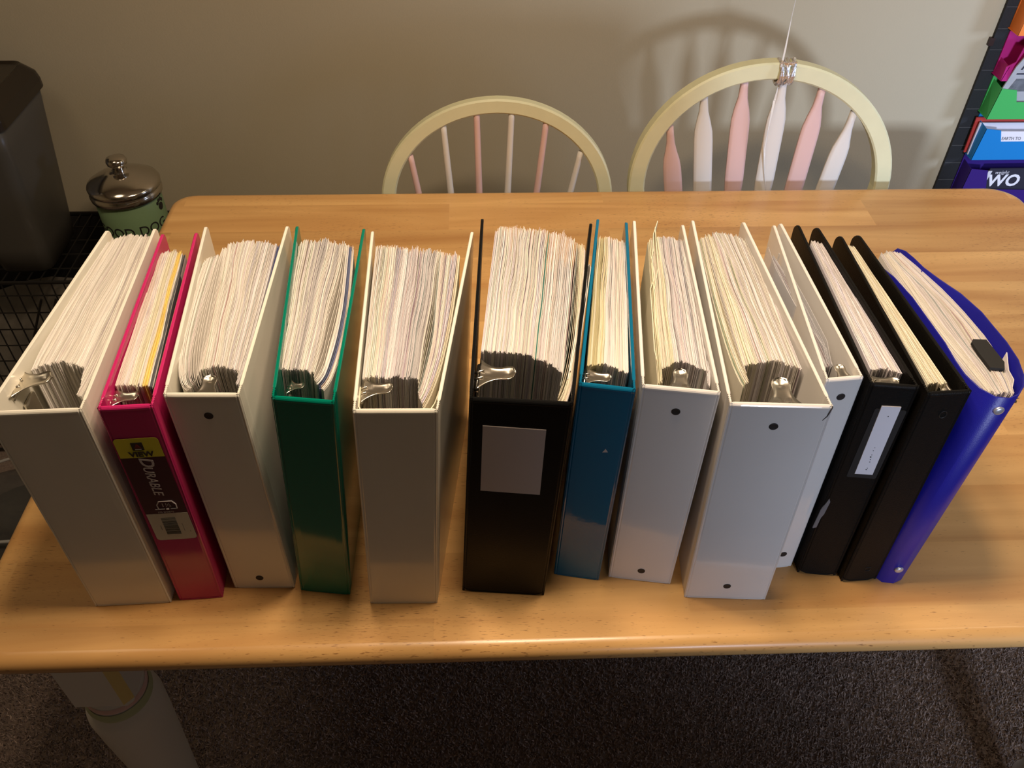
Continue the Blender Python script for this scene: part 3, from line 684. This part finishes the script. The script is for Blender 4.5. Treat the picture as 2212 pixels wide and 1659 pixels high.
make_chair('left windsor chair with thin round pink and white spindles', .013, .2165, .198, -.048, .895, .09, .0265, .020, sp1, 'round', 0, 0)
sp2 = []
for i, (xb, xt, z, c) in enumerate(((.395, .323, .098, 'p'), (.437, .376, .160, 'w'), (.478, .444, .185, 'p'), (.519, .513, .185, 'w'), (.560, .585, .168, 'p'), (.601, .653, .122, 'w'))):
    sp2.append((xb, xt, TZ + z, c))
make_chair('right windsor chair with flat arrow shaped spindles and foil ribbon tied on top', .504, .2475, .232, -.020, .895, .08, .0300, .026, sp2, 'arrow', -.06, 0)

# ribbon tied on the chair
FOIL = mat('silver_foil', (.82, .80, .80), .22, metal=.9, bump=.5, bscale=400)
rb = empty('balloon_ribbon', (.497, .905, TZ + .19), 'silver foil ribbon knotted round the top of the right chair', 'ribbon')
def rl(x, y, z): return (x - .497, y - .905, z - .19)
mb = MB()
for k in range(6):
    xx = .499 + .0045 * k + random.uniform(-.001, .001); dx = random.uniform(-.006, .006)
    loop = []
    for j in range(20):
        w = 2 * math.pi * j / 20; rr = .0205 + random.uniform(-.0015, .0015)
        loop.append(rl(xx + dx * math.sin(w), .909 + .0185 * math.cos(w), .193 + rr * math.sin(w)))
    mb.tube(loop, [.0026 + random.uniform(-.0008, .0012) for _ in loop], 5, True)
for k in range(7):
    a = random.uniform(.5, 2.6); p0 = (.503 + random.uniform(-.006, .012), .890, .212)
    mb.tube([rl(*p0), rl(p0[0] + .006 * math.cos(a), .888, .217), rl(p0[0] + .016 * math.cos(a), .886, .212 + .008 * math.sin(a))], .0012, 4)
mb.build('wrap', FOIL, rb)
TAIL = mat('curling_ribbon', (.82, .80, .74), .25, spec=.8)
def flat_ribbon(pts, w, name):
    mb = MB(); rings = []
    for i, p in enumerate(pts):
        an = p[3] if len(p) > 3 else 0
        ux, uy = math.cos(an) * w, math.sin(an) * w
        rings.append([rl(p[0] - ux, p[1] - uy - .0002, p[2]), rl(p[0] + ux, p[1] + uy - .0002, p[2]), rl(p[0] + ux, p[1] + uy + .0002, p[2]), rl(p[0] - ux, p[1] - uy + .0002, p[2])])
    mb.loft(rings).build(name, TAIL, rb)
flat_ribbon([(.497, .888, .150, 0), (.4965, .885, .13, .3), (.4970, .884, .09, .9), (.4985, .884, .06, .5), (.507, .884, .02, 1.1), (.520, .884, -.03, 1.3), (.530, .884, -.10, 1.4), (.533, .884, -.18, 1.2)], .0020, 'hanging_tail')
flat_ribbon([(.4980, .889, .150, .0), (.4975, .886, .175, .8)], .0020, 'knot_tail')
flat_ribbon([(.4975, .893, .207, .1), (.4970, .892, .24, .2), (.4950, .891, .29, .9), (.4945, .890, .40, 1.2), (.496, .890, .70, 1.1), (.494, .890, 1.05, .6)], .0016, 'rising_strand')
# the balloon itself floats above the picture
mb = MB(); prof = []
for k in range(13):
    a = math.pi * k / 12; prof.append((max(.002, .16 * math.sin(a)), 1.22 - .18 * math.cos(a)))
mb.lathe(prof, -.0, -.012, 28)
mb.v = [(x, y * .35, z - .19) for x, y, z in mb.v]
mb.build('foil_balloon', FOIL, rb, True)

# ------------------------------------------------------------------ wire crate with the treat jar and the food bin on top
WIRE = mat('black_wire', (.010, .009, .008), .45)
CX0, CX1, CY0, CY1, CZ = -1.36, -.60, .93, 1.195, TZ - .25
cr = empty('wire_crate', (-.98, 1.06, 0), 'black wire dog crate standing behind the left end of the table', 'crate')
def cl(x, y, z): return (x + .98, y - 1.06, z)
def wires(pairs, r, name, n=5):
    mb = MB()
    for a, b in pairs: mb.tube([cl(*a), cl(*b)], r, n)
    return mb.build(name, WIRE, cr)
P = []
k = 0; x = CX0
while x <= CX1 + .001: P.append(((x, CY0, .012), (x, CY0, CZ))); x += .0253
z = .03
while z < CZ: P.append(((CX0, CY0 - .002, z), (CX1, CY0 - .002, z))); z += .0447
stuff(wires(P, .0016, 'front_grid'))
P = []; x = CX0
while x <= CX1 + .001: P.append(((x, CY0, CZ - .002), (x, CY1, CZ - .002))); x += .0253
y = CY0
while y <= CY1: P.append(((CX0, y, CZ - .004), (CX1, y, CZ - .004))); y += .0530
stuff(wires(P, .0016, 'top_grid'))
P = []
for xx in (CX0, CX1):
    y = CY0
    while y <= CY1 + .001: P.append(((xx, y, .012), (xx, y, CZ))); y += .0253
    z = .03
    while z < CZ: P.append(((xx, CY0, z), (xx, CY1, z))); z += .0447
stuff(wires(P, .0016, 'side_grid'))
fr = [((CX0, CY0, CZ), (CX1, CY0, CZ)), ((CX0, CY1, CZ), (CX1, CY1, CZ)), ((CX0, CY0, CZ), (CX0, CY1, CZ)), ((CX1, CY0, CZ), (CX1, CY1, CZ)), ((CX0, CY0, 0.005), (CX0, CY0, CZ)), ((CX1, CY0, 0.005), (CX1, CY0, CZ)), ((CX0, CY1, 0.005), (CX0, CY1, CZ)), ((CX1, CY1, 0.005), (CX1, CY1, CZ)), ((CX0, CY0, .012), (CX1, CY0, .012))]
wires(fr, .0032, 'frame', 8)
o = wires([((-1.085, CY0 - .006, .18), (-.935, CY0 - .006, .47)), ((-1.065, CY0 - .006, .155), (-.905, CY0 - .006, .47))], .0026, 'folding_brace', 8)
mb = MB(); mb.box(CX0 + .01 + .98, CY0 + .05 - 1.06, .004, CX1 - .01 + .98, CY1 - .01 - 1.06, .02, .003); mb.build('tray', mat('crate_tray', (.02, .02, .02), .5), cr)
# grey blanket heaped inside
mb = MB(); mb.box(CX0 + .01 + .98, CY1 + .003 - 1.06, .02, CX1 - .005 + .98, CY1 + .007 - 1.06, CZ - .003); mb.build('dark_back_panel', mat('shade_black', (.012, .011, .010), .9, bump=.3, bscale=300), cr)  # added black panel standing in for the shade behind the crate
BL = mat('grey_blanket', (.16, .145, .12), .95, var=.3, vscale=14, bump=.4, bscale=150)
mb = MB(); rings = []
for i in range(13):
    rw = []
    for j in range(7):
        fx, fy = i / 12, j / 6
        rw.append((CX0 + .03 + .98 + (CX1 - CX0 - .06) * fx, CY0 + .06 - 1.06 + .17 * fy, .05 + .28 * math.sin(fy * 1.5) + .03 * math.sin(9 * fx + 4 * fy)))
    rings.append(rw + [(rw[-1][0], rw[-1][1], .02), (rw[0][0], rw[0][1], .02)])
mb.loft(rings)
bk = mb.build('folded_blanket', BL, None, False, lambda v: (v[0] - .98, v[1] + 1.06, v[2])); tag(bk, 'grey blanket heaped inside the black wire crate', 'blanket')

# pet food bin
PLA = mat('cloudy_plastic', (.085, .08, .07), .35, alpha=.80, bump=.1, bscale=8)
fb = empty('food_bin', (-.968, 1.07, CZ), 'cloudy plastic food bin with a dark brown lid on the wire crate', 'bin')
def rr2(x0, y0, x1, y1, r, z, n=5): return [(a, b, z) for a, b in rrect(x0, y0, x1, y1, r, n)]
mb = MB(); B0 = (-.050, -.105, .054, .055); T0 = (-.135, -.100, .078, .105)
T0 = (-.120, -.112, .074, .105)
rings = []
for k in range(7):
    f = k / 6; q = [B0[i] + (T0[i] - B0[i]) * f for i in range(4)]
    rings.append(rr2(*q, .022, .003 + .318 * f))
rings = [rr2(B0[0] + .01, B0[1] + .01, B0[2] - .01, B0[3] - .01, .018, .0)] + rings
mb.loft(rings); mb.build('body', PLA, fb, True)
BRN = mat('dark_brown_lid', (.020, .014, .009), .28, bump=.05, bscale=30)
mb = MB()
mb.loft([rr2(T0[0] - .006, T0[1] - .006, T0[2] + .006, T0[3] + .006, .026, z) for z in (.313, .328)] + [rr2(T0[0] - .003, T0[1] - .003, T0[2] + .003, T0[3] + .003, .026, .343), rr2(T0[0] + .012, T0[1] + .012, T0[2] - .018, T0[3] - .008, .02, .362), rr2(T0[0] + .020, T0[1] + .020, T0[2] - .025, T0[3] - .014, .018, .358)])
ld = mb.build('lid', BRN, fb)
mb = MB().box(-.10, -.01, .358, .015, .012, .364, .003); mb.box(-.10, .040, .358, .020, .044, .361, .001); mb.build('lid_catch', BRN, ld)
mb = MB()
pts = [(-.075, -.112, .115), (-.045, -.112, .117), (-.038, -.112, .108), (-.042, -.112, .104), (-.022, -.112, .092), (-.038, -.112, .086), (-.08, -.112, .090)]
mb.add(pts + [(a, b + .006, c) for a, b, c in pts], [tuple(range(7)), tuple(range(13, 6, -1))] + [(i, 7 + i, 7 + (i + 1) % 7, (i + 1) % 7) for i in range(7)])
mb.build('torn_sticker', mat('faded_sticker', (.30, .28, .24), .7), fb)

# treat jar
JG = mat('jar_green_enamel', (.17, .27, .14), .4, var=.05, vscale=20)
jr = empty('treat_jar', (-.730, 1.02, CZ), 'pale green jar lettered GOOD DOG with a chrome lid on the wire crate', 'jar')
R = .0635
MB().lathe([(R - .004, .0), (R, .004), (R, .156), (R - .002, .158)], 0, 0, 56).build('body', JG, jr, True)
CHR = mat('chrome', (.62, .58, .52), .14, metal=1)
prof = [(R + .001, .172), (R + .0055, .174), (R + .0065, .180), (R + .0055, .186), (R + .0030, .188), (R + .0060, .191), (R + .0065, .197), (R + .004, .201), (R - .004, .206), (R - .018, .213), (R - .034, .219), (.022, .221), (.014, .222), (.0115, .228)]
ld = MB().lathe([(a, b - .020) for a, b in prof], 0, 0, 56).build('lid', CHR, jr, True)
MB().lathe([(.0115, .205), (.0105, .211), (.014, .214), (.0190, .218), (.0200, .224), (.018, .229), (.010, .232), (.002, .233)], 0, 0, 32).build('knob', CHR, ld, True)
v, f = text_verts('GOOD DOG', .0300, 0, 0, .0003)
ang0 = math.radians(-90 + 10)
v2 = []
for a, b, c in v:
    w = ang0 + a * .92 / R; rr = R + .0004 + c; v2.append((rr * math.cos(w), rr * math.sin(w), .096 + b))
mesh_obj('lettering', v2, f, DARK, jr)
for deg in (-172, -8):                                          # paw prints at either side of the words
    mb = MB(); w0 = math.radians(deg)
    for (du, dz, r) in ((0, 0, .008), (-.009, .010, .0035), (-.003, .014, .0038), (.004, .014, .0038), (.010, .009, .0035)):
        for s0 in (0,):
            ring = []; ring2 = []
            for j in range(14):
                t = 2 * math.pi * j / 14; u = du + r * math.cos(t); zz = .128 + dz + r * math.sin(t); w = w0 + u / R
                ring.append(((R - .001) * math.cos(w), (R - .001) * math.sin(w), zz)); ring2.append(((R + .0008) * math.cos(w), (R + .0008) * math.sin(w), zz))
            mb.loft([ring, ring2])
    mb.build('paw_print', DARK, jr)

# clear plastic bag on the carpet left of the table
BAG = mat('clear_bag_plastic', (.10, .10, .095), .12, alpha=.55, bump=.6, bscale=25, spec=.8)
bgx, bgy = -1.02, .66
bag = empty('plastic_bag', (bgx, bgy, 0), 'dark clear plastic bag lying on the carpet left of the table', 'bag')
mb = MB(); rings = []
for i in range(9):
    f = i / 8; z = .004 + .15 * math.sin(f * math.pi / 2); rad = .15 * math.cos(f * 1.35) ** .6
    rings.append([((rad * (1.25 + .10 * math.sin(3 * w + 5 * f))) * math.cos(w), rad * (.85 + .08 * math.sin(5 * w + 9 * f)) * math.sin(w), z + .008 * math.sin(4 * w + 7 * f) * f) for w in [2 * math.pi * j / 30 for j in range(30)]])
mb.loft(rings); mb.build('film', BAG, bag, True)
mb = MB(); mb.lathe([(.12, .003), (.13, .03), (.10, .08), (.02, .10)], 0, 0, 24); mb.build('contents', mat('dark_brown_kibble', (.022, .015, .010), .9, var=.5, vscale=90, bump=.8, bscale=160), bag)
MB().tube([(.150 * math.cos(w), .12 * math.sin(w) + .01, .145 + .01 * math.sin(2 * w)) for w in [2 * math.pi * j / 30 for j in range(30)]], .0035, 8, True).build('rim', mat('clear_rim', (.5, .5, .48), .1, alpha=.6), bag, True)

# ------------------------------------------------------------------ wall organizer with colored pockets
OX, OW = 1.040, .34
org = empty('wall_organizer', (OX + OW / 2, WY, TZ - .62), 'black hanging wall organizer with rows of coloured pockets right of the chairs', 'organizer')
def ol(x, y, z): return (x - OX - OW / 2, y - WY, z + .62)
def obox(name, a, b, m, parent=org, bev=0.0):
    a = ol(*a); b = ol(*b); return MB().box(*a, *b, bev).build(name, m, parent)
BKF = mat('black_fabric', (.013, .015, .018), .8, bump=.5, bscale=500)
obox('backing', (OX, WY - .008, -.60), (OX + OW, WY - .001, .36), BKF)
STI = mat('stitching', (.13, .14, .15), .7)
z = .325
rows = []
for k in range(20):
    obox('seam', (OX + .001, WY - .0095, z), (OX + .060, WY - .007, z + .0006), STI); z -= .0430
obox('grommet', (OX - .006, WY - .009, .118 + .0), (OX + .004, WY - .001, .134), mat('brown_grommet', (.03, .012, .01), .5))
pc = [('orange', (.85, .22, .035), .315, .155), ('magenta', (.42, .012, .17), .150, .062), ('green', (.055, .42, .10), .064, -.022), ('blue', (.005, .20, .55), -.026, -.118), ('purple', (.030, .008, .16), -.122, -.262), ('white', (.6, .6, .66), -.27, -.36), ('red', (.5, .03, .03), -.37, -.46)]
for k, (nm, c, zt_, zb) in enumerate(pc):
    m = mat(nm + '_plastic', c, .45, bump=.05, bscale=40)
    x0 = OX + .020 + .0035 * k; x1 = x0 + .29 - .004 * k
    zf = zt_ - .018; yb = WY - .009
    # back sheet
    o = obox('pocket', (x0 + .003, yb - .003, zb), (x1, yb, zt_), m); o['label'] = nm + ' pocket'
    # front panel with stepped top edge, standing out toward the bottom
    poly = [(x0, zb), (x1, zb), (x1, zf - .030), (x0 + .050, zf - .030), (x0 + .040, zf - .004), (x0 + .006, zf)]
    if nm == 'magenta': poly = [(x0, zb), (x1, zb), (x1, zf), (x0 + .020, zf), (x0 + .016, zf - .030), (x0, zf - .040)]
    if nm == 'purple': poly = [(x0, zb), (x1, zb), (x1, zf - .058), (x0 + .060, zf - .052), (x0 + .046, zf - .004), (x0 + .006, zf)]
    if nm == 'orange': poly = [(x0, zb), (x1, zb), (x1, zf), (x0 + .008, zf)]
    def yy(z): return WY - .052
    n = len(poly)
    v = [ol(x, yy(z), z) for x, z in poly] + [ol(x, yy(z) + .0014, z) for x, z in poly]
    mesh_obj('front_panel', v, [tuple(range(n)), tuple(range(2 * n - 1, n - 1, -1))] + [(i, n + i, n + (i + 1) % n, (i + 1) % n) for i in range(n)], m, o)
    # gusset and floor of the pocket
    gz = poly[-1][1]
    v = [ol(x0, yy(zb), zb), ol(x0 + .006, yy(gz), gz), ol(x0 + .006, yb, gz + .004), ol(x0 + .003, yb, zb)]; v += [(a + .0012, b, c2) for a, b, c2 in v]
    mesh_obj('gusset', v, [(0, 1, 2, 3), (7, 6, 5, 4), (0, 4, 5, 1), (1, 5, 6, 2), (2, 6, 7, 3), (3, 7, 4, 0)], m, o)
    obox('pocket_floor', (x0, WY - .049, zb), (x1, yb, zb + .0014), m, o)
def sheet(name, pts, y0, y1, m, label, cat):
    """flat item standing in a pocket; pts in x,z; leans between y0 (bottom) and y1 (top)"""
    zs = [p[1] for p in pts]; za, zb2 = min(zs), max(zs); n = len(pts)
    f = lambda z: y0 + (y1 - y0) * (z - za) / (zb2 - za)
    cx = sum(p[0] for p in pts) / n
    v = [(x - cx, f(z) - WY, z - za) for x, z in pts] + [(x - cx, f(z) + .003 - WY, z - za) for x, z in pts]
    o = mesh_obj(name, v, [tuple(range(n)), tuple(range(2 * n - 1, n - 1, -1))] + [(i, n + i, n + (i + 1) % n, (i + 1) % n) for i in range(n)], m)
    o.location = (cx, WY, za + TZ); tag(o, label, cat)
    return o, lambda x, z, d=0.0: (x - cx, f(z) - WY - d, z - za)
def flat_text(body, size, cx, cz, m, parent, fn, name='lettering', shear=0, offset=0.0):
    v, f = text_verts(body, size, shear, offset, .0001)
    return mesh_obj(name, [fn(cx + a, cz + b, .0006 + c) for a, b, c in v], f, m, parent)
NEWS = mat('newsprint', (.42, .42, .44), .8, var=.1, vscale=40); NINK = mat('news_ink', (.03, .03, .05), .8); NG = mat('news_photo', (.16, .17, .19), .8, var=.5, vscale=60)
o, fn = sheet('newspaper', [(1.074, .005), (1.20, .005), (1.20, .158), (1.105, .152), (1.090, .136), (1.079, .095)], WY - .040, WY - .075, NEWS, 'grey newspaper standing in the green pocket', 'newspaper')
flat_text('Fr', .036, 1.104, .100, NINK, o, fn, shear=.2)
v, f = prism([(1.088, .078), (1.20, .078), (1.20, .081), (1.088, .081)], 0, .001); mesh_obj('rule', [fn(a, c, .0008 if b == 0 else -.0005) for a, b, c in v], f, NINK, o)
v, f = prism([(1.088, .038), (1.15, .038), (1.15, .068), (1.094, .068)], 0, .001); mesh_obj('photo', [fn(a, c, .0008 if b == 0 else -.0005) for a, b, c in v], f, NG, o)
for zz in (.125, .132): 
    v, f = prism([(1.108, zz), (1.18, zz), (1.18, zz + .002), (1.108, zz + .002)], 0, .001); mesh_obj('rule', [fn(a, c, .0008 if b == 0 else -.0005) for a, b, c in v], f, NINK, o)
o, fn = sheet('red_folder', [(1.066, -.115), (1.30, -.115), (1.30, -.034), (1.066, -.034)], WY - .022, WY - .018, mat('red_card', (.42, .03, .02), .6), 'red card folder at the back of the blue pocket', 'folder')
o, fn = sheet('paper_sheaf', [(1.070, -.115), (1.30, -.115), (1.30, -.042), (1.072, -.042)], WY - .032, WY - .028, mat('sheaf_paper', (.62, .60, .66), .7), 'white papers in the blue pocket', 'papers')
o, fn = sheet('paper_strip', [(1.090, -.074), (1.30, -.076), (1.30, -.055), (1.094, -.053)], WY - .052, WY - .046, mat('strip_paper', (.68, .67, .74), .7), 'folded printed slip hooked over the blue pocket front', 'slip')
flat_text('EARTH TO', .009, 1.142, -.068, NG, o, fn)
o, fn = sheet('dark_magazine', [(1.118, -.240), (1.30, -.240), (1.30, -.142), (1.128, -.143)], WY - .046, WY - .046, mat('magazine_cover', (.025, .025, .04), .4), 'dark magazine with white title letters in the purple pocket', 'magazine')
flat_text('WO', .040, 1.170, -.174, mat('title_white', (.75, .75, .8), .5), o, fn, offset=.0012)
flat_text('weight', .012, 1.158, -.1525, mat('title_small', (.6, .6, .66), .5), o, fn, shear=.2)
v, f = prism([(1.1175, -.20), (1.126, -.20), (1.134, -.1485), (1.1255, -.1485)], 0, .001); mesh_obj('page_edge', [fn(a, c, .0012 if b == 0 else -.0005) for a, b, c in v], f, mat('page_white', (.6, .6, .65), .6), o)
